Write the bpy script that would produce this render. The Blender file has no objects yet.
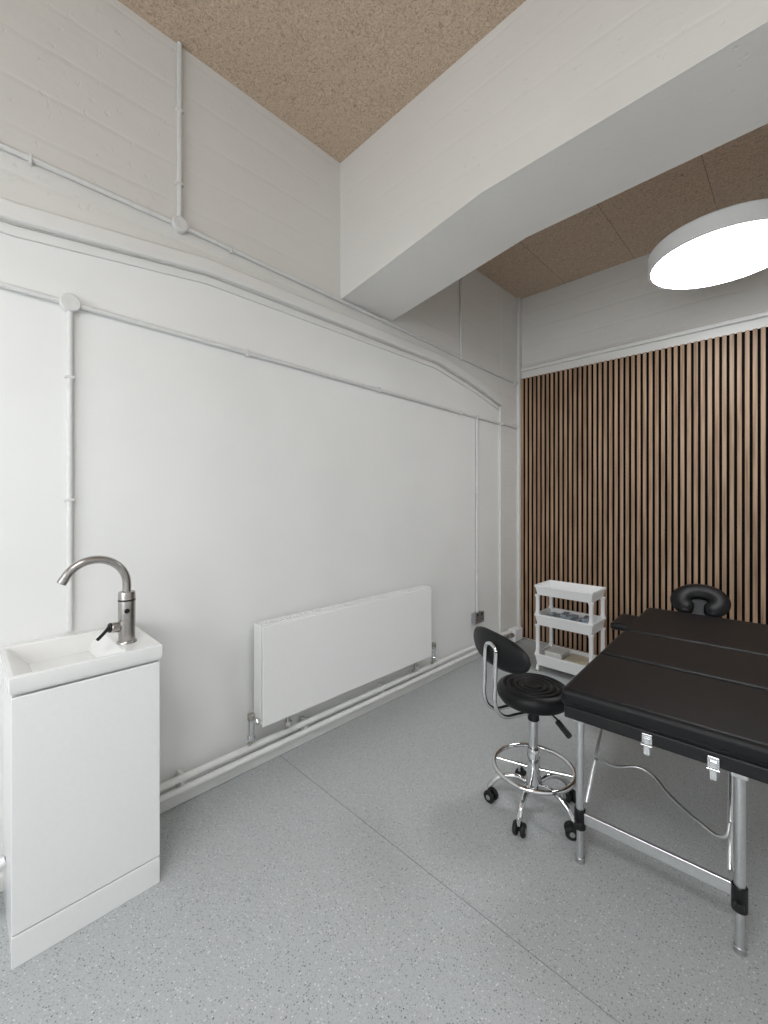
import bpy, bmesh, math, random
from mathutils import Vector, Matrix
random.seed(4)
D=bpy.data
def link(o):
    bpy.context.scene.collection.objects.link(o); return o
# ---------------- materials ----------------
def newmat(name):
    m=D.materials.new(name); m.use_nodes=True
    nt=m.node_tree; b=nt.nodes['Principled BSDF']
    return m,nt,b
def N(nt,t,**kw):
    n=nt.nodes.new(t)
    for k,v in kw.items(): setattr(n,k,v)
    return n
def ramp(nt,fac,stops):
    r=nt.nodes.new('ShaderNodeValToRGB')
    e=r.color_ramp.elements
    e[0].position,e[0].color=stops[0][0],(*stops[0][1],1)
    e[1].position,e[1].color=stops[-1][0],(*stops[-1][1],1)
    for p,c in stops[1:-1]:
        x=e.new(p); x.color=(*c,1)
    nt.links.new(fac,r.inputs[0]); return r
def simple(name,col,rough=.5,metal=0,bump=0,bscale=60,var=.03,coat=0,spec=.5):
    m,nt,b=newmat(name)
    tc=N(nt,'ShaderNodeTexCoord')
    no=N(nt,'ShaderNodeTexNoise'); no.inputs['Scale'].default_value=bscale; no.inputs['Detail'].default_value=4
    nt.links.new(tc.outputs['Object'],no.inputs['Vector'])
    r=ramp(nt,no.outputs['Fac'],[(.3,tuple(c*(1-var) for c in col)),(.7,tuple(min(1,c*(1+var)) for c in col))])
    nt.links.new(r.outputs[0],b.inputs['Base Color'])
    b.inputs['Roughness'].default_value=rough; b.inputs['Metallic'].default_value=metal
    b.inputs['Coat Weight'].default_value=coat
    b.inputs['Specular IOR Level'].default_value=spec
    if bump:
        bp=N(nt,'ShaderNodeBump'); bp.inputs['Strength'].default_value=bump; bp.inputs['Distance'].default_value=.004
        nt.links.new(no.outputs['Fac'],bp.inputs['Height']); nt.links.new(bp.outputs[0],b.inputs['Normal'])
    return m
def plaster(name,col,rough,boards=0,strength=.5,axis='z'):
    m,nt,b=newmat(name)
    tc=N(nt,'ShaderNodeTexCoord')
    n1=N(nt,'ShaderNodeTexNoise'); n1.inputs['Scale'].default_value=2.2; n1.inputs['Detail'].default_value=6
    n2=N(nt,'ShaderNodeTexNoise'); n2.inputs['Scale'].default_value=14; n2.inputs['Detail'].default_value=8; n2.inputs['Roughness'].default_value=.6
    nt.links.new(tc.outputs['Object'],n1.inputs['Vector']); nt.links.new(tc.outputs['Object'],n2.inputs['Vector'])
    r=ramp(nt,n1.outputs['Fac'],[(.3,tuple(c*.96 for c in col)),(.7,col)])
    nt.links.new(r.outputs[0],b.inputs['Base Color'])
    b.inputs['Roughness'].default_value=rough
    h=n2.outputs['Fac']
    mx=N(nt,'ShaderNodeMath',operation='MULTIPLY'); mx.inputs[1].default_value=.35; nt.links.new(h,mx.inputs[0])
    ad=N(nt,'ShaderNodeMath',operation='ADD'); nt.links.new(n1.outputs['Fac'],ad.inputs[0]); nt.links.new(mx.outputs[0],ad.inputs[1])
    out=ad.outputs[0]
    if boards:
        sp=N(nt,'ShaderNodeSeparateXYZ'); nt.links.new(tc.outputs['Object'],sp.inputs[0])
        w=N(nt,'ShaderNodeMath',operation='MULTIPLY_ADD'); nt.links.new(n1.outputs['Fac'],w.inputs[0]); w.inputs[1].default_value=.03; nt.links.new(sp.outputs[2],w.inputs[2])
        q=N(nt,'ShaderNodeMath',operation='DIVIDE'); nt.links.new(w.outputs[0],q.inputs[0]); q.inputs[1].default_value=boards
        fr=N(nt,'ShaderNodeMath',operation='FRACT'); nt.links.new(q.outputs[0],fr.inputs[0])
        rr=ramp(nt,fr.outputs[0],[(0,(0.3,.3,.3)),(.06,(.8,.8,.8)),(.9,(1,1,1)),(1,(0.4,.4,.4))])
        fl=N(nt,'ShaderNodeMath',operation='FLOOR'); nt.links.new(q.outputs[0],fl.inputs[0])
        wn=N(nt,'ShaderNodeTexWhiteNoise',noise_dimensions='1D'); nt.links.new(fl.outputs[0],wn.inputs['W'])
        mp=N(nt,'ShaderNodeMapping'); mp.inputs['Scale'].default_value=(4,4,14); nt.links.new(tc.outputs['Object'],mp.inputs[0])
        n3=N(nt,'ShaderNodeTexNoise'); n3.inputs['Scale'].default_value=1; n3.inputs['Detail'].default_value=5; nt.links.new(mp.outputs[0],n3.inputs['Vector'])
        vo=N(nt,'ShaderNodeTexNoise'); vo.inputs['Scale'].default_value=30; vo.inputs['Detail'].default_value=4; nt.links.new(tc.outputs['Object'],vo.inputs['Vector'])
        pit=ramp(nt,vo.outputs['Fac'],[(.25,(0,0,0)),(.35,(1,1,1))])
        def add(a,bb,s):
            k=N(nt,'ShaderNodeMath',operation='MULTIPLY_ADD'); nt.links.new(bb,k.inputs[0]); k.inputs[1].default_value=s; nt.links.new(a,k.inputs[2]); return k.outputs[0]
        out=add(out,rr.outputs[0],.6); out=add(out,wn.outputs[0],.35); out=add(out,n3.outputs['Fac'],.7); out=add(out,pit.outputs[0],.7)
    bp=N(nt,'ShaderNodeBump'); bp.inputs['Strength'].default_value=strength; bp.inputs['Distance'].default_value=.012
    nt.links.new(out,bp.inputs['Height']); nt.links.new(bp.outputs[0],b.inputs['Normal'])
    return m
M={}
M['wall']=plaster('painted_plaster',(.87,.87,.858),.42,0,.22)
M['conc']=plaster('painted_board_marked_concrete',(.79,.778,.75),.42,.18,.26)
M['beam']=plaster('painted_concrete_lip',(.81,.80,.78),.38,0,.6)
M['gloss']=simple('white_gloss_paint',(.81,.81,.79),.35,var=.02,bump=.15,bscale=30)
M['cond']=simple('painted_conduit',(.72,.72,.71),.38,var=.04,bump=.1,bscale=40)
M['cab']=simple('white_lacquer',(.82,.82,.82),.28,var=.01,coat=.3)
M['cer']=simple('white_ceramic',(.84,.84,.83),.08,var=.005,coat=.6)
M['rad']=simple('radiator_enamel',(.90,.90,.895),.3,var=.01)
M['plast']=simple('white_plastic',(.86,.86,.86),.4,var=.01)
M['leather']=simple('black_vinyl',(.007,.007,.008),.42,bump=.2,bscale=350,var=.2,spec=.26)
M['black']=simple('black_plastic',(.009,.009,.01),.38,var=.1,spec=.35)
M['rubber']=simple('black_rubber',(.012,.012,.012),.6,var=.1,spec=.3)
M['chrome']=simple('chrome',(.72,.73,.74),.1,1,var=.01)
M['alu']=simple('brushed_aluminium',(.66,.67,.68),.32,1,var=.04,bscale=90)
M['steel']=simple('brushed_steel',(.42,.40,.385),.27,1,var=.08,bscale=120)
M['brass']=simple('valve_metal',(.5,.47,.42),.3,1,var=.1)
M['grey']=simple('grey_metal_plate',(.42,.42,.43),.35,.8,var=.03)
M['felt']=simple('black_felt_backing',(.005,.005,.005),.95,bump=.3,bscale=200,var=.3,spec=.1)
M['seam']=simple('vinyl_weld_line',(.29,.30,.305),.6)
M['blue']=simple('clear_blue_wrap',(.35,.42,.5),.15,var=.3,bscale=25,coat=.5)
M['beige']=simple('beige_box_card',(.62,.55,.42),.6,var=.15,bscale=12)
M['card_white']=simple('white_carton',(.75,.75,.73),.5,var=.1,bscale=12)
# floor
m,nt,b=newmat('speckled_vinyl'); tc=N(nt,'ShaderNodeTexCoord')
n1=N(nt,'ShaderNodeTexNoise'); n1.inputs['Scale'].default_value=150; n1.inputs['Detail'].default_value=3
nt.links.new(tc.outputs['Object'],n1.inputs['Vector'])
base=ramp(nt,n1.outputs['Fac'],[(.3,(.435,.452,.458)),(.7,(.495,.513,.519))])
cur=base.outputs[0]
for sc,th,col,rsel in ((105,.22,(.24,.25,.26),.35),(95,.20,(.66,.67,.67),.4),(170,.26,(.34,.35,.36),.6),(55,.11,(.13,.13,.135),.22)):
    v=N(nt,'ShaderNodeTexVoronoi'); v.inputs['Scale'].default_value=sc
    mp=N(nt,'ShaderNodeMapping'); mp.inputs['Location'].default_value=(sc*.13,sc*.07,.37); nt.links.new(tc.outputs['Object'],mp.inputs[0]); nt.links.new(mp.outputs[0],v.inputs['Vector'])
    lt=N(nt,'ShaderNodeMath',operation='LESS_THAN'); nt.links.new(v.outputs['Distance'],lt.inputs[0]); lt.inputs[1].default_value=th*1.25
    sp=N(nt,'ShaderNodeSeparateColor'); nt.links.new(v.outputs['Color'],sp.inputs[0])
    l2=N(nt,'ShaderNodeMath',operation='LESS_THAN'); nt.links.new(sp.outputs[0],l2.inputs[0]); l2.inputs[1].default_value=rsel
    mu=N(nt,'ShaderNodeMath',operation='MULTIPLY'); nt.links.new(lt.outputs[0],mu.inputs[0]); nt.links.new(l2.outputs[0],mu.inputs[1])
    mix=N(nt,'ShaderNodeMix',data_type='RGBA'); nt.links.new(mu.outputs[0],mix.inputs[0]); nt.links.new(cur,mix.inputs[6]); mix.inputs[7].default_value=(*col,1)
    cur=mix.outputs[2]
nt.links.new(cur,b.inputs['Base Color']); b.inputs['Roughness'].default_value=.42
M['floor']=m
# ceiling wood-wool board
m,nt,b=newmat('wood_wool_board'); tc=N(nt,'ShaderNodeTexCoord')
n0=N(nt,'ShaderNodeTexNoise'); n0.inputs['Scale'].default_value=34; n0.inputs['Detail'].default_value=6; n0.inputs['Roughness'].default_value=.72; n0.inputs['Distortion'].default_value=3
nt.links.new(tc.outputs['Object'],n0.inputs['Vector'])
r=ramp(nt,n0.outputs['Fac'],[(.3,(.23,.165,.115)),(.47,(.55,.42,.31)),(.7,(.75,.60,.47))])
br=N(nt,'ShaderNodeTexBrick'); br.inputs['Scale'].default_value=1; br.inputs['Brick Width'].default_value=.6; br.inputs['Row Height'].default_value=2.4; br.inputs['Mortar Size'].default_value=.0024; br.inputs['Mortar Smooth'].default_value=.1
br.inputs['Color1'].default_value=(1,1,1,1); br.inputs['Color2'].default_value=(.95,.95,.95,1); br.inputs['Mortar'].default_value=(.5,.5,.5,1)
mp=N(nt,'ShaderNodeMapping'); mp.inputs['Location'].default_value=(.1,.02,0); nt.links.new(tc.outputs['Object'],mp.inputs[0]); nt.links.new(mp.outputs[0],br.inputs['Vector'])
mix=N(nt,'ShaderNodeMix',data_type='RGBA',blend_type='MULTIPLY'); mix.inputs[0].default_value=1
nt.links.new(r.outputs[0],mix.inputs[6]); nt.links.new(br.outputs['Color'],mix.inputs[7])
nt.links.new(mix.outputs[2],b.inputs['Base Color']); b.inputs['Roughness'].default_value=.9
bp=N(nt,'ShaderNodeBump'); bp.inputs['Strength'].default_value=.5; bp.inputs['Distance'].default_value=.007; nt.links.new(n0.outputs['Fac'],bp.inputs['Height']); nt.links.new(bp.outputs[0],b.inputs['Normal'])
M['ceil']=m
m2=m.copy(); m2.name='wood_wool_board_plain'
bn=[n for n in m2.node_tree.nodes if n.type=='TEX_BRICK'][0]; bn.inputs['Mortar'].default_value=(1,1,1,1); bn.inputs['Color2'].default_value=(1,1,1,1)
M['ceil2']=m2
# slat veneer
m,nt,b=newmat('oak_veneer'); tc=N(nt,'ShaderNodeTexCoord')
mp=N(nt,'ShaderNodeMapping'); mp.inputs['Scale'].default_value=(45,45,2.2); nt.links.new(tc.outputs['Object'],mp.inputs[0])
n0=N(nt,'ShaderNodeTexNoise'); n0.inputs['Scale'].default_value=1; n0.inputs['Detail'].default_value=5; nt.links.new(mp.outputs[0],n0.inputs['Vector'])
r=ramp(nt,n0.outputs['Fac'],[(.3,(.22,.132,.08)),(.52,(.37,.24,.155)),(.75,(.48,.325,.22))])
nt.links.new(r.outputs[0],b.inputs['Base Color']); b.inputs['Roughness'].default_value=.5; b.inputs['Specular IOR Level'].default_value=.35
M['slat']=m
def emis(name,s,col=(.95,.98,1,1)):
    m,nt,b=newmat(name); b.inputs['Base Color'].default_value=(.9,.9,.9,1)
    b.inputs['Emission Color'].default_value=col; b.inputs['Emission Strength'].default_value=s
    M[name]=m
emis('lamp_diffuser',18,(.94,.975,1,1)); emis('lamp_diffuser_bright',21,(.95,.98,1,1)); emis('frosted_glass_daylight',5.3,(.94,.975,1,1))

# ---------------- geometry helpers ----------------
def empty(name,loc=(0,0,0),rz=0):
    o=D.objects.new(name,None); o.location=loc; o.rotation_euler=(0,0,rz); o.empty_display_size=.1
    return link(o)
def fin(name,me,mat,parent=None,smooth=False,bevel=0,seg=3):
    o=link(D.objects.new(name,me)); me.materials.append(M[mat] if isinstance(mat,str) else mat)
    if smooth or bevel:
        for p in me.polygons: p.use_smooth=True
    if bevel:
        bv=o.modifiers.new('bevel','BEVEL'); bv.width=bevel; bv.segments=seg; bv.limit_method='ANGLE'; bv.angle_limit=math.radians(35); bv.harden_normals=True
    if parent: o.parent=parent
    return o
def mesh(name,bm):
    bmesh.ops.recalc_face_normals(bm,faces=bm.faces)
    me=D.meshes.new(name); bm.to_mesh(me); bm.free(); return me
def box(name,lo,hi,mat,parent=None,bevel=0,seg=3,rot=None):
    bm=bmesh.new(); bmesh.ops.create_cube(bm,size=1)
    lo=Vector(lo);hi=Vector(hi);c=(lo+hi)/2;s=hi-lo
    for v in bm.verts: v.co=Vector((v.co.x*s.x,v.co.y*s.y,v.co.z*s.z))
    if rot: bmesh.ops.rotate(bm,verts=bm.verts,cent=(0,0,0),matrix=rot)
    bmesh.ops.translate(bm,verts=bm.verts,vec=c)
    return fin(name,mesh(name,bm),mat,parent,bevel=bevel,seg=seg)
def prism(name,pts,axis,a,b,mat,parent=None,bevel=0):
    bm=bmesh.new()
    def mk(p,t):
        return {'x':(t,p[0],p[1]),'y':(p[0],t,p[1]),'z':(p[0],p[1],t)}[axis]
    A=[bm.verts.new(mk(p,a)) for p in pts]; B=[bm.verts.new(mk(p,b)) for p in pts]
    bm.faces.new(A); bm.faces.new(B[::-1]); n=len(pts)
    for i in range(n): bm.faces.new((A[i],B[i],B[(i+1)%n],A[(i+1)%n]))
    return fin(name,mesh(name,bm),mat,parent,bevel=bevel)
def lathe(name,prof,mat,parent=None,loc=(0,0,0),rot=None,seg=40):
    bm=bmesh.new(); rings=[]
    for r_,z in prof:
        if r_<1e-6: rings.append([bm.verts.new((0,0,z))])
        else: rings.append([bm.verts.new((r_*math.cos(2*math.pi*i/seg),r_*math.sin(2*math.pi*i/seg),z)) for i in range(seg)])
    for A,B in zip(rings,rings[1:]):
        for i in range(seg):
            j=(i+1)%seg
            if len(A)==1 and len(B)==1: continue
            if len(A)==1: bm.faces.new((A[0],B[i],B[j]))
            elif len(B)==1: bm.faces.new((A[i],B[0],A[j]))
            else: bm.faces.new((A[i],B[i],B[j],A[j]))
    if len(rings[0])>1: bm.faces.new(rings[0])
    if len(rings[-1])>1: bm.faces.new(rings[-1])
    if rot is not None: bmesh.ops.rotate(bm,verts=bm.verts,cent=(0,0,0),matrix=rot)
    bmesh.ops.translate(bm,verts=bm.verts,vec=loc)
    me=mesh(name,bm)
    o=fin(name,me,mat,parent,smooth=True)
    me.set_sharp_from_angle(angle=math.radians(38))
    return o
def rotz_to(d):
    return Vector((0,0,1)).rotation_difference(Vector(d).normalized()).to_matrix()
def cyl(name,a,b,r_,mat,parent=None,seg=28,bev=None):
    a=Vector(a);b=Vector(b);L=(b-a).length; bev=min(r_,L)*.12 if bev is None else bev
    return lathe(name,[(0,0),(r_-bev,0),(r_,bev),(r_,L-bev),(r_-bev,L),(0,L)],mat,parent,loc=a,rot=rotz_to(b-a),seg=seg)
def tube(name,pts,r_,mat,parent=None,smooth=True,cyclic=False,res=12):
    cu=D.curves.new(name,'CURVE'); cu.dimensions='3D'; cu.bevel_depth=r_; cu.bevel_resolution=5; cu.use_fill_caps=True; cu.resolution_u=res
    if smooth:
        s=cu.splines.new('BEZIER'); s.bezier_points.add(len(pts)-1)
        for i,p in enumerate(pts):
            s.bezier_points[i].co=p; s.bezier_points[i].handle_left_type='AUTO'; s.bezier_points[i].handle_right_type='AUTO'
    else:
        s=cu.splines.new('POLY'); s.points.add(len(pts)-1)
        for i,p in enumerate(pts): s.points[i].co=(*p,1)
    s.use_cyclic_u=cyclic
    t=D.objects.new('tmp',cu); link(t); bpy.context.view_layer.update()
    me=D.meshes.new_from_object(t.evaluated_get(bpy.context.evaluated_depsgraph_get()))
    D.objects.remove(t); me.name=name; me.materials.clear()
    o=fin(name,me,mat,parent,smooth=True); return o
def torus(name,c,R,r_,mat,parent=None,n=48):
    return tube(name,[(c[0]+R*math.cos(2*math.pi*i/n),c[1]+R*math.sin(2*math.pi*i/n),c[2]) for i in range(n)],r_,mat,parent,smooth=False,cyclic=True)
def loft_rects(name,loops,mat,parent=None,bevel=0,capb=True,capt=True):
    bm=bmesh.new(); R=[]
    for x0,x1,y0,y1,z in loops:
        R.append([bm.verts.new((x,y,z)) for (x,y) in ((x0,y0),(x1,y0),(x1,y1),(x0,y1))])
    for A,B in zip(R,R[1:]):
        for i in range(4): bm.faces.new((A[i],A[(i+1)%4],B[(i+1)%4],B[i]))
    if capb: bm.faces.new(R[0][::-1])
    if capt: bm.faces.new(R[-1])
    return fin(name,mesh(name,bm),mat,parent,bevel=bevel)

# ---------------- room shell ----------------
YF,YB,XR,ZC=-2.2,4.17,3.35,3.622
ZF=3.56   # far bay ceiling
UW=.018
box('floor',(-.15,YF-.15,-.1),(XR+.15,YB+.15,0),'floor')
box('wall_left',(-.15,YF,0),(0,YB,ZC),'wall')
box('wall_back',(-.15,YB,0),(XR+.15,YB+.15,ZC),'conc')
box('wall_right',(XR,YF,0),(XR+.15,YB,ZC),'wall')
box('wall_front',(-.15,YF-.15,0),(XR+.15,YF,ZC),'wall')
box('ceiling',(-.15,YF-.15,ZC),(XR+.15,2.0,ZC+.1),'ceil2')
box('ceiling_far_bay',(-.15,2.0,ZF),(XR+.15,YB+.15,ZC+.1),'ceil')
low=[(YF,2.485),(.15,2.49),(.88,2.575),(2.75,2.565),(3.3,2.48),(3.78,2.375)]
prism('wall_left_upper',low+[(3.78,ZC),(YF,ZC)],'x',0,UW,'conc')
prism('trim_1',low+[(y,z+.07) for y,z in low[::-1]],'x',UW,UW+.038,'beam',bevel=.012)
prism('trim_2',[(y,z-.04) for y,z in low]+[(y,z) for y,z in low[::-1]],'x',0,.012,'beam',bevel=.004)
box('pillar_corner',(0,3.78,0),(.022,YB,ZF),'conc',bevel=.004)
box('pillar_back',(.022,YB-.06,0),(.052,YB,ZF),'conc',bevel=.006)
prism('ceiling_beam',[(.0,2.738),(1.06,2.90),(XR,2.925),(XR,ZC),(0,ZC)],'y',1.74,2.21,'conc')
box('trim_4',(.052,YB-.035,2.79),(XR,YB,2.83),'beam',bevel=.012)
box('baseboard_left',(0,YF,0),(.035,3.78,.065),'gloss',bevel=.012)
box('baseboard_right',(XR-.02,YF,0),(XR,YB,.1),'gloss',bevel=.005)
box('floor_seam',(.035,1.289,.0),(XR,1.2917,.0012),'seam')

# ---------------- slat wall panel ----------------
sp=empty('slat_wall_panel',(0,0,0))
box('felt_backing',(.054,YB-.010,.02),(XR-.03,YB-.001,2.715),'felt',sp)
bm=bmesh.new(); x=.056; pitch=.0445; w=.0262
while x<XR-.06:
    vs=bmesh.ops.create_cube(bm,size=1)['verts']
    for v in vs:
        v.co=Vector((x+w/2+v.co.x*w, YB-.019+v.co.y*.018, 1.3675+v.co.z*2.695))
    x+=pitch
me=mesh('slats',bm)
o=fin('slats',me,'slat',sp); me.materials.append(M['felt'])
for p in me.polygons:
    p.material_index=0 if p.normal.y<-.5 else 1

# ---------------- conduits ----------------
c=empty('electrical_conduit',(0,0,0))
xu=UW+.0135
tube('run_upper',[(xu,YF+.02,2.765),(xu,.745,2.755),(xu,2.4,2.71),(xu,3.775,2.665)],.0115,'cond',c,smooth=False)
tube('drop_upper',[(xu,.745,ZC-.005),(xu,.745,2.755)],.0115,'cond',c,smooth=False)
tube('drop_far',[(xu,3.08,ZF-.005),(xu,3.08,2.69)],.009,'cond',c,smooth=False)
tube('run_lower',[(.0135,YF+.02,2.26),(.0135,.33,2.25),(.0135,2.0,2.228),(.0135,3.765,2.205)],.0115,'cond',c,smooth=False)
tube('run_lower_end',[(.0355,3.785,2.204),(.0355,4.09,2.20)],.0115,'cond',c,smooth=False)
tube('run_upper_end',[(.0355,3.785,2.665),(.0355,4.09,2.655)],.0115,'cond',c,smooth=False)
tube('drop_sink',[(.0135,.325,2.25),(.0135,.325,.92)],.0115,'cond',c,smooth=False)
tube('drop_socket',[(.0135,3.36,2.21),(.0135,3.36,.42)],.0105,'cond',c,smooth=False)
rx=rotz_to((1,0,0))
for nm,(px,py,pz) in {'junction_box_upper':(UW+.001,.745,2.755),'junction_box_lower':(.001,.325,2.25)}.items():
    lathe(nm,[(0,0),(.036,0),(.036,.026),(.032,.030),(.006,.031),(0,.029)],'cond',c,loc=(px,py,pz),rot=rx)
for nm,x0,y,z in [('tee_far',UW+.001,3.08,2.688),('tee_socket',.001,3.36,2.2105),('end_cap_lower',.023,4.05,2.2005),('end_cap_upper',.023,4.05,2.656)]:
    lathe(nm,[(0,0),(.022,0),(.022,.024),(.018,.027),(0,.027)],'cond',c,loc=(x0,y,z),rot=rx)
k=0
for y in (.05,1.1,2.1,3.1):
    z=2.25-.0132*(y-.33)
    box('saddle_%d'%k,(.001,y-.006,z-.018),(.0262,y+.006,z+.018),'cond',c,bevel=.004); k+=1
for y in (.2,1.0,2.5,3.4):
    z=2.755-.0275*max(0,(y-.745))
    box('saddle_%d'%k,(UW+.001,y-.006,z-.018),(UW+.0262,y+.006,z+.018),'cond',c,bevel=.004); k+=1
for z in (1.45,1.95): box('saddle_%d'%k,(.001,.307,z-.006),(.0262,.343,z+.006),'cond',c,bevel=.004); k+=1
for z in (2.95,3.3): box('saddle_%d'%k,(UW+.001,.727,z-.006),(UW+.0262,.763,z+.006),'cond',c,bevel=.004); k+=1
for z in (.8,1.5): box('saddle_%d'%k,(.001,3.343,z-.006),(.0252,3.377,z+.006),'cond',c,bevel=.004); k+=1

so=empty('power_socket',(0,0,0))
box('back_box',(.001,3.29,.33),(.04,3.43,.42),'grey',so,bevel=.006)
box('face_plate',(.04,3.285,.325),(.046,3.435,.425),'grey',so,bevel=.003)
for i,y in enumerate((3.325,3.395)):
    for j,(dy,dz) in enumerate(((0,.018),(-.012,-.012),(.012,-.012))):
        box('pin_%d_%d'%(i,j),(.046,y+dy-.004,.37+dz-.006),(.0468,y+dy+.004,.37+dz+.006),'black',so)
    box('switch_%d'%i,(.046,y-.009,.398),(.049,y+.009,.415),'black',so,bevel=.001)

# ---------------- heating pipes ----------------
for (ya,yb,clips,fin_) in ((.545,3.76,(.75,1.45,2.1,2.75,3.4),True),(YF+.02,.045,(-1.5,-.6,0.0),False)):
    hp=empty('heating_pipes',(0,0,0))
    tube('flow_pipe',[(.062,ya,.144),(.062,yb,.144)],.0165,'gloss',hp,smooth=False)
    tube('return_pipe',[(.062,ya,.090),(.062,yb,.090)],.0165,'gloss',hp,smooth=False)
    for i,y in enumerate(clips):
        box('clip_%d'%i,(.001,y-.010,.075),(.058,y+.010,.158),'gloss',hp,bevel=.004)
    if fin_:
        tube('elbow_corner',[(.062,3.70,.144),(.075,3.78,.144),(.085,3.95,.144)],.0165,'gloss',hp)
        box('corner_box',(.045,3.88,.04),(.125,4.04,.16),'plast',hp,bevel=.01)
        cyl('corner_valve',(.1,3.81,.11),(.1,3.88,.11),.02,'brass',hp)

# ---------------- radiator ----------------
ra=empty('radiator',(0,0,0))
y0,y1,z0,z1=1.128,2.565,.252,.788
box('front_panel',(.108,y0+.004,z0),(.120,y1-.004,z1-.006),'rad',ra,bevel=.005)
box('rear_panel',(.040,y0+.02,z0+.01),(.052,y1-.02,z1-.03),'rad',ra,bevel=.003)
for i,y in enumerate((y0,y1-.006)):
    box('side_cover_%d'%i,(.030,y,z0+.012),(.107,y+.006,z1),'rad',ra,bevel=.002)
bm=bmesh.new(); y=y0+.03
while y<y1-.03:
    vs=bmesh.ops.create_cube(bm,size=1)['verts']
    for v in vs: v.co=Vector((.080+v.co.x*.05,y+v.co.y*.0015,(z0+z1)/2+v.co.z*.44))
    y+=.03
fin('convector_fins',mesh('fins',bm),'rad',ra)
for i,xx in enumerate((.032,.062,.096)): box('grille_rail_%d'%i,(xx,y0+.006,z1-.010),(xx+.008,y1-.006,z1),'rad',ra,bevel=.002)
y=y0+.03;bm=bmesh.new()
while y<y1-.02:
    vs=bmesh.ops.create_cube(bm,size=1)['verts']
    for v in vs: v.co=Vector((.069+v.co.x*.064,y+v.co.y*.006,z1-.006+v.co.z*.006))
    y+=.022
fin('top_grille',mesh('grille',bm),'rad',ra)
for i,y in enumerate((y0+.15,y1-.15)): box('bracket_%d'%i,(.0,y-.015,z0+.05),(.041,y+.015,z1-.06),'rad',ra,bevel=.002)
for i,(y,s) in enumerate(((y0-.004,-1),(y1+.004,1))):
    vx=.096; vo=s*.046
    cyl('valve_tail_%d'%i,(vx,y-s*.03,z0+.035),(vx,y+vo,z0+.035),.011,'chrome',ra)
    cyl('valve_nut_%d'%i,(vx,y+s*.004,z0+.035),(vx,y+s*.020,z0+.035),.018,'chrome',ra,seg=6)
    cyl('valve_body_%d'%i,(vx,y+vo,z0-.03),(vx,y+vo,z0+.06),.017,'chrome',ra)
    cyl('valve_cap_%d'%i,(vx,y+vo,z0+.055),(vx,y+vo,z0+.085),.019,'brass',ra)
    cyl('valve_lower_nut_%d'%i,(vx,y+vo,z0-.050),(vx,y+vo,z0-.024),.021,'chrome',ra,seg=6)
    tube('valve_pipe_%d'%i,[(vx,y+vo,z0-.04),(vx-.006,y+vo,.19),(.074,y+vo,.172)],.010,'brass',ra)
for i,y in enumerate((y0+.17,y1-.17)):
    cyl('plug_boss_%d'%i,(.100,y,.215),(.100,y,z0+.01),.013,'brass',ra)
    tube('drop_pipe_%d'%i,[(.100,y,.222),(.096,y,.19),(.074,y,.172)],.010,'brass',ra)
    cyl('drop_nut_%d'%i,(.099,y,.198),(.100,y,.224),.021,'chrome',ra,seg=6)

# ---------------- sink vanity ----------------
sv=empty('sink_vanity',(0,0,0))
box('cabinet_body',(.002,.122,.0),(.382,.54,.842),'cab',sv,bevel=.002)
box('door_panel',(.384,.119,.103),(.402,.543,.838),'cab',sv,bevel=.003)
box('plinth_panel',(.384,.119,.0),(.402,.543,.099),'cab',sv,bevel=.003)
loft_rects('basin',[(.012,.402,.120,.546,.844),(.003,.413,.110,.551,.862),(.003,.413,.110,.551,.905),
  (.045,.396,.125,.425,.905),(.050,.390,.131,.418,.899),(.10,.35,.20,.37,.834)],'cer',sv,bevel=.006)
cyl('drain',(.21,.29,.8345),(.21,.29,.838),.022,'chrome',sv)
tube('waste_pipe',[(.15,.085,.0),(.15,.085,.14),(.15,.09,.18),(.15,.122,.19)],.016,'plast',sv)
# faucet
fa=empty('faucet',(0,0,0))
fx,fy=.29,.460
lathe('base_ring',[(0,0),(.034,0),(.034,.004),(.031,.008),(0,.008)],'steel',fa,loc=(fx,fy,.9052))
lathe('body',[(0,0),(.028,0),(.0285,.04),(.029,.180),(.0275,.187),(.018,.190),(.0,.190)],'steel',fa,loc=(fx,fy,.912))
lathe('body_band',[(.0295,0),(.030,.003),(.0295,.006)],'black',fa,loc=(fx,fy,1.065))
arc=[(fx,fy,1.095),(fx,fy,1.13)]
R=.101
for i in range(1,13):
    a=math.radians(i*13.0)
    arc.append((fx,fy-R+R*math.cos(a),1.13+R*math.sin(a)))
tube('spout',arc,.0145,'steel',fa)
e=Vector(arc[-1]); dd=(e-Vector(arc[-2])).normalized()
cyl('aerator',e-dd*.005,e+dd*.018,.0155,'steel',fa)
cyl('handle_stub',(fx+.0,fy-.026,.968),(fx+.004,fy-.055,.972),.019,'steel',fa)
cyl('handle_cap',(fx+.004,fy-.054,.972),(fx+.005,fy-.060,.973),.0175,'black',fa)
tube('handle_lever',[(fx,fy-.050,.985),(fx+.01,fy-.075,.960),(fx+.02,fy-.10,.940)],.006,'black',fa)
lathe('sensor_eye',[(0,0),(.009,0),(.009,.002),(0,.0025)],'black',fa,loc=(fx+.0275,fy-.006,1.03),rot=rx)

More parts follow.
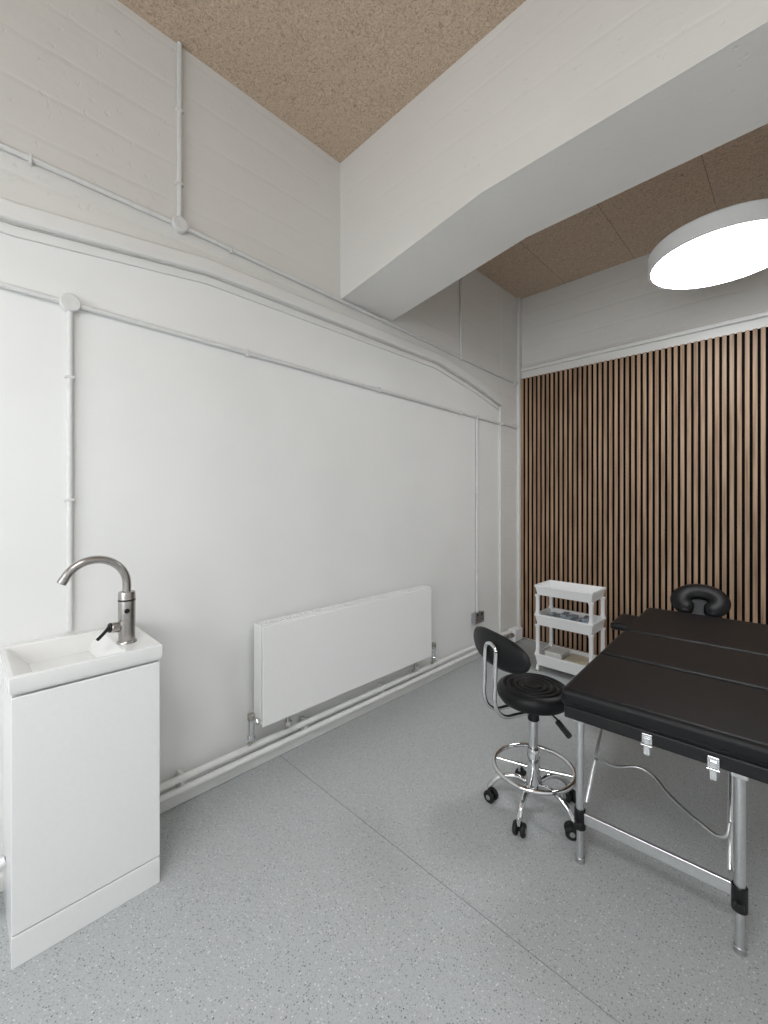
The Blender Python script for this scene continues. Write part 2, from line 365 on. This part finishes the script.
# ---------------- massage table ----------------
TH=math.radians(2.7)
mt=empty('massage_table',(1.467,1.640,0),TH)
W=.65
def pad(name,a,b):
    return box(name,(0,a,.655),(W,b,.727),'leather',mt,bevel=.024,seg=5)
pad('pad_near',0,.505); pad('pad_middle',.508,.985); pad('pad_far',.988,1.66)
for nm,a,b in (('near',.012,.50),('middle',.512,.98),('far',.992,1.645)):
    box('frame_'+nm,(.012,a,.61),(W-.012,b,.657),'black',mt,bevel=.006)
for nm,a,b in (('near',.0,.505),('middle',.508,.985),('far',.988,1.66)):
    r_=.02
    pts=[(r_,a-.0005),(W-r_,a-.0005),(W+.0005,a+r_),(W+.0005,b-r_),(W-r_,b+.0005),(r_,b+.0005),(-.0005,b-r_),(-.0005,a+r_)]
    tube('piping_'+nm,[(p[0],p[1],.676) for p in pts],.003,'leather',mt,smooth=False,cyclic=True)
for i,(lx,ly,s) in enumerate(((.04,.115,1),(.53,.10,1),(.04,1.5,-1),(.56,1.5,-1))):
    cyl('leg_upper_%d'%i,(lx,ly,.14),(lx,ly,.614),.0155,'alu',mt)
    cyl('leg_lower_%d'%i,(lx,ly,.0),(lx,ly,.20),.0125,'alu',mt)
    cyl('foot_%d'%i,(lx,ly,.0),(lx,ly,.022),.017,'grey',mt)
    cyl('leg_clamp_%d'%i,(lx,ly,.135),(lx,ly,.215),.0215,'black',mt)
    box('leg_hinge_%d'%i,(lx-.022,ly-.022,.565),(lx+.022,ly+.022,.612),'alu',mt,bevel=.004)
    cyl('clamp_knob_%d'%i,(lx,ly-.018,.165),(lx,ly-.042,.165),.013,'black',mt)
    g=-.035 if i%2 else .028
    tube('brace_%d'%i,[(lx+g*.7,ly+s*.012,.24),(lx+g,ly+s*.36,.612)],.0085,'alu',mt,smooth=False)
box('crossbar_near',(.055,.105,.163),(.515,.117,.207),'alu',mt,bevel=.004)
box('crossbar_far',(.055,1.494,.163),(.545,1.506,.203),'alu',mt,bevel=.004)
tube('brace_cable',[(.068,.20,.40),(.12,.28,.34),(.22,.33,.345),(.33,.25,.32),(.42,.17,.32),(.49,.13,.33),(.505,.14,.38)],.0055,'alu',mt)
for i,lx,dz in ((0,.29,0),(1,.47,-.006)):
    box('latch_plate_%d'%i,(lx-.016,.0045,.615+dz),(lx+.016,.0115,.650+dz),'chrome',mt,bevel=.003)
    box('latch_tongue_%d'%i,(lx-.010,.0,.578+dz),(lx+.010,.0065,.638+dz),'chrome',mt,bevel=.003)
    cyl('latch_pin_%d'%i,(lx-.017,.001,.612+dz),(lx+.017,.001,.612+dz),.004,'chrome',mt)
box('armrest_pad',(-.125,1.22,.645),(-.012,1.52,.69),'leather',mt,bevel=.02,seg=5)
tube('armrest_bar',[(-.07,1.33,.645),(.02,1.33,.63)],.007,'alu',mt,smooth=False)
tube('armrest_bar_2',[(-.07,1.43,.645),(.02,1.43,.63)],.007,'alu',mt,smooth=False)
# face cradle: horseshoe cushion, open towards the table, on a plate and two bars
hr=Matrix.Rotation(math.radians(38),3,'X')
bm=bmesh.new(); n=44; rings=[]; cc=Vector((.272,1.83,.775))
for i in range(n+1):
    u=i/n
    a=math.radians(-90+16+ (360-32)*u)
    cx,cy=.104*math.cos(a),.088*math.sin(a)
    nx,ny=math.cos(a),math.sin(a); ring=[]
    e_=min(u,1-u)*n
    k_=1 if e_>=4 else max(.12,math.sqrt(1-(1-e_/4)**2))
    for j in range(14):
        t=2*math.pi*j/14; rr=.060*k_; p=Vector((cx+nx*rr*math.cos(t),cy+ny*rr*math.cos(t),.034*k_*math.sin(t)))
        ring.append(bm.verts.new(hr@p+cc))
    rings.append(ring)
for i in range(n):
    for j in range(14):
        bm.faces.new((rings[i][j],rings[i+1][j],rings[i+1][(j+1)%14],rings[i][(j+1)%14]))
bm.faces.new(rings[0]); bm.faces.new(rings[-1])
fin('face_cradle_cushion',mesh('cradle',bm),'leather',mt,smooth=True)
lathe('face_cradle_plate',[(0,-.02),(.11,-.02),(.115,-.014),(.11,-.008),(0,-.008)],'leather',mt,loc=cc,rot=hr)
for i,lx in enumerate((.225,.32)): tube('cradle_bar_%d'%i,[(lx,1.62,.635),(lx,1.72,.645),(lx,1.80,.735)],.008,'alu',mt)

# ---------------- stool ----------------
st=empty('swivel_stool',(1.24,1.90,0))
prof=[(0,.505),(.12,.505),(.150,.515),(.163,.535),(.166,.555),(.160,.572),(.150,.580)]
for rr in (.138,.110,.082,.054):
    prof+=[(rr,.585),(rr-.004,.5835),(rr-.008,.577),(rr-.012,.5745),(rr-.016,.577),(rr-.020,.5835)]
prof+=[(.026,.585),(.014,.580),(0,.578)]
lathe('seat_cushion',prof,'leather',st,seg=72)
lathe('seat_pan',[(0,.492),(.09,.492),(.125,.504),(.125,.506),(0,.506)],'black',st)
cyl('gas_lift_sleeve',(0,0,.42),(0,0,.495),.026,'black',st)
cyl('gas_lift',(0,0,.26),(0,0,.43),.021,'chrome',st)
lathe('hub_column',[(0,.10),(.036,.10),(.038,.14),(.029,.17),(.029,.27),(.024,.285),(0,.285)],'chrome',st)
torus('foot_ring',(0,0,.200),.178,.0105,'chrome',st)
for i in range(4):
    a=math.radians(20+90*i); tube('ring_spoke_%d'%i,[(.024*math.cos(a),.024*math.sin(a),.195),(.17*math.cos(a),.17*math.sin(a),.20)],.007,'chrome',st,smooth=False)
for i in range(5):
    a=math.radians(-154+72*i); ca,sa=math.cos(a),math.sin(a)
    tube('leg_%d'%i,[(.03*ca,.03*sa,.125),(.09*ca,.09*sa,.140),(.16*ca,.16*sa,.115),(.20*ca,.20*sa,.072)],.0125,'chrome',st)
    cx,cy=.203*ca,.203*sa
    cyl('caster_stem_%d'%i,(cx,cy,.05),(cx,cy,.085),.009,'chrome',st)
    b2=a+math.radians(60+35*i); ux,uy=math.cos(b2),math.sin(b2)
    ox,oy=-uy*.012,ux*.012
    for s in (-1,1):
        cyl('caster_wheel_%d_%d'%(i,s+1),(cx+ox+ux*s*.006,cy+oy+uy*s*.006,.0285),(cx+ox+ux*s*.026,cy+oy+uy*s*.026,.0285),.028,'rubber',st,bev=.005)
        cyl('caster_cap_%d_%d'%(i,s+1),(cx+ox+ux*s*.0255,cy+oy+uy*s*.0255,.0285),(cx+ox+ux*s*.0275,cy+oy+uy*s*.0275,.0285),.011,'grey',st)
    box('caster_fork_%d'%i,(cx+ox-.008,cy+oy-.008,.022),(cx+ox+.008,cy+oy+.008,.064),'black',st,bevel=.002)
bk=Vector((-.42,-.91,0)).normalized(); sd=Vector((-bk.y,bk.x,0))
def L(s,bb,z): return tuple(sd*s+bk*bb+Vector((0,0,z)))
bm=bmesh.new(); nu,nv=28,14; grid={}
for i in range(nu+1):
    for j in range(nv):
        t=-1+2*i/nu; r_=math.sqrt(max(0,1-abs(t)**2.6)); a=2*math.pi*j/nv
        s=-.018+t*.212; depth=.024*max(r_,.02)*math.cos(a); hz=.078*max(r_,.02)*math.sin(a)
        curve=-.03*t*t
        grid[i,j]=bm.verts.new(L(s,.205+curve+depth,.772+hz))
for i in range(nu):
    for j in range(nv): bm.faces.new((grid[i,j],grid[i+1,j],grid[i+1,(j+1)%nv],grid[i,(j+1)%nv]))
bm.faces.new([grid[0,j] for j in range(nv)]); bm.faces.new([grid[nu,j] for j in range(nv)])
fin('backrest_cushion',mesh('backrest',bm),'leather',st,smooth=True)
for i,s in enumerate((-.04,.04)):
    tube('back_tube_%d'%i,[L(s,.02,.486),L(s,.12,.484),L(s,.20,.492),L(s,.238,.54),L(s,.242,.64),L(s,.238,.74),L(s,.235,.78)],.0095,'chrome',st)
tube('back_tube_top',[L(-.04,.235,.78),L(-.025,.235,.798),L(.025,.235,.798),L(.04,.235,.78)],.0095,'chrome',st)
tube('height_lever',[(.03,0,.475),(.10,.0,.465),(.155,-.03,.44)],.007,'chrome',st)
cyl('lever_grip',(.115,-.008,.458),(.18,-.035,.425),.013,'black',st)

# ---------------- storage trolley ----------------
tr=empty('storage_trolley',(.525,3.46,0),0)
TW,TD=.46,.30
def tray(name,z,h,over=0.0):
    t=.006; o=over
    return loft_rects(name,[(.012,TW-.012,.012,TD-.012,z),(-o,TW+o,-o,TD+o,z+h-.018),(-o-.006,TW+o+.006,-o-.006,TD+o+.006,z+h-.018),(-o-.006,TW+o+.006,-o-.006,TD+o+.006,z+h),
      (t-o,TW-t+o,t-o,TD-t+o,z+h),(.02,TW-.02,.02,TD-.02,z+t+.002)],'plast',tr,bevel=.004)
tray('tray_top',.645,.085); tray('tray_middle',.39,.095); tray('tray_bottom',.05,.10)
for i,(xx,yy) in enumerate(((.0,.0),(TW-.03,.0),(.0,TD-.03),(TW-.03,TD-.03))):
    for j,(za,zb) in enumerate(((.145,.395),(.48,.65))):
        loft_rects('post_%d_%d'%(i,j),[(xx-.004,xx+.034,yy-.004,yy+.034,za),(xx+.003,xx+.029,yy+.002,yy+.030,za+.03),(xx+.003,xx+.029,yy+.002,yy+.030,zb-.03),(xx-.004,xx+.034,yy-.004,yy+.034,zb)],'plast',tr,bevel=.003)
    cyl('wheel_%d'%i,(xx+.006,yy+.015,.021),(xx+.026,yy+.015,.021),.021,'plast',tr)
    box('wheel_fork_%d'%i,(xx+.004,yy+.008,.02),(xx+.028,yy+.022,.055),'plast',tr,bevel=.002)
for i in range(6):
    a=.05+i*.058; box('packet_%d'%i,(a,.05+random.random()*.04,.399),(a+.05,.22,.465+random.random()*.035),'blue',tr,bevel=.008,rot=Matrix.Rotation(random.uniform(-.2,.2),3,'Z'))
box('carton_1',(.06,.05,.06),(.2,.22,.17),'card_white',tr,bevel=.003)
box('carton_2',(.22,.06,.06),(.38,.23,.14),'beige',tr,bevel=.003)

# ---------------- lamps ----------------
def lamp(x,y,mat,z,R,zc):
    p=empty('pendant_disc_lamp',(x,y,0))
    lathe('housing',[(R-.014,z+.004),(R-.014,z),(R,z),(R,z+.095),(R-.01,z+.105),(.0,z+.105)],'plast',p,seg=96)
    lathe('diffuser',[(0,z+.001),(R-.015,z+.001),(R-.015,z+.004),(0,z+.004)],mat,p,seg=96)
    for i in range(3):
        a=math.radians(30+120*i); ca,sa=math.cos(a),math.sin(a)
        tube('cable_%d'%i,[(.25*ca,.25*sa,z+.10),(.25*ca,.25*sa,zc-.002)],.0011,'alu',p,smooth=False)
        cyl('cable_anchor_%d'%i,(.25*ca,.25*sa,zc-.018),(.25*ca,.25*sa,zc-.001),.006,'alu',p)
    return p
lamp(1.80,3.18,'lamp_diffuser',2.875,.37,ZF); lamp(1.9,-.55,'lamp_diffuser_bright',2.885,.40,ZC)

# window behind the camera
wd=empty('window_1',(0,0,0))
box('frosted_pane',(.7,YF+.004,1.0),(2.7,YF+.012,2.5),'frosted_glass_daylight',wd)
for i,(a,bb) in enumerate((((.64,1-.06),(2.76,1.0)),((.64,2.5),(2.76,2.56)),((.64,1),(.7,2.5)),((2.7,1),(2.76,2.5)),((1.67,1),(1.73,2.5)))):
    box('frame_%d'%i,(a[0],YF+.001,a[1]),(bb[0],YF+.05,bb[1]),'gloss',wd,bevel=.004)

w=D.worlds.new('world'); bpy.context.scene.world=w; w.use_nodes=True
w.node_tree.nodes['Background'].inputs[0].default_value=(.8,.85,.9,1); w.node_tree.nodes['Background'].inputs[1].default_value=.3

# ---------------- camera ----------------
cam=D.cameras.new('camera'); co=link(D.objects.new('camera',cam))
cam.sensor_fit='HORIZONTAL'; cam.sensor_width=36; cam.lens=422/768*36; cam.clip_start=.02
cam.shift_y=-12/768
co.location=(2.13,0,1.45); co.rotation_euler=(math.radians(90),0,math.radians(44.6))
sc=bpy.context.scene; sc.camera=co
sc.view_settings.view_transform='Standard'; sc.view_settings.look='None'; sc.view_settings.exposure=0
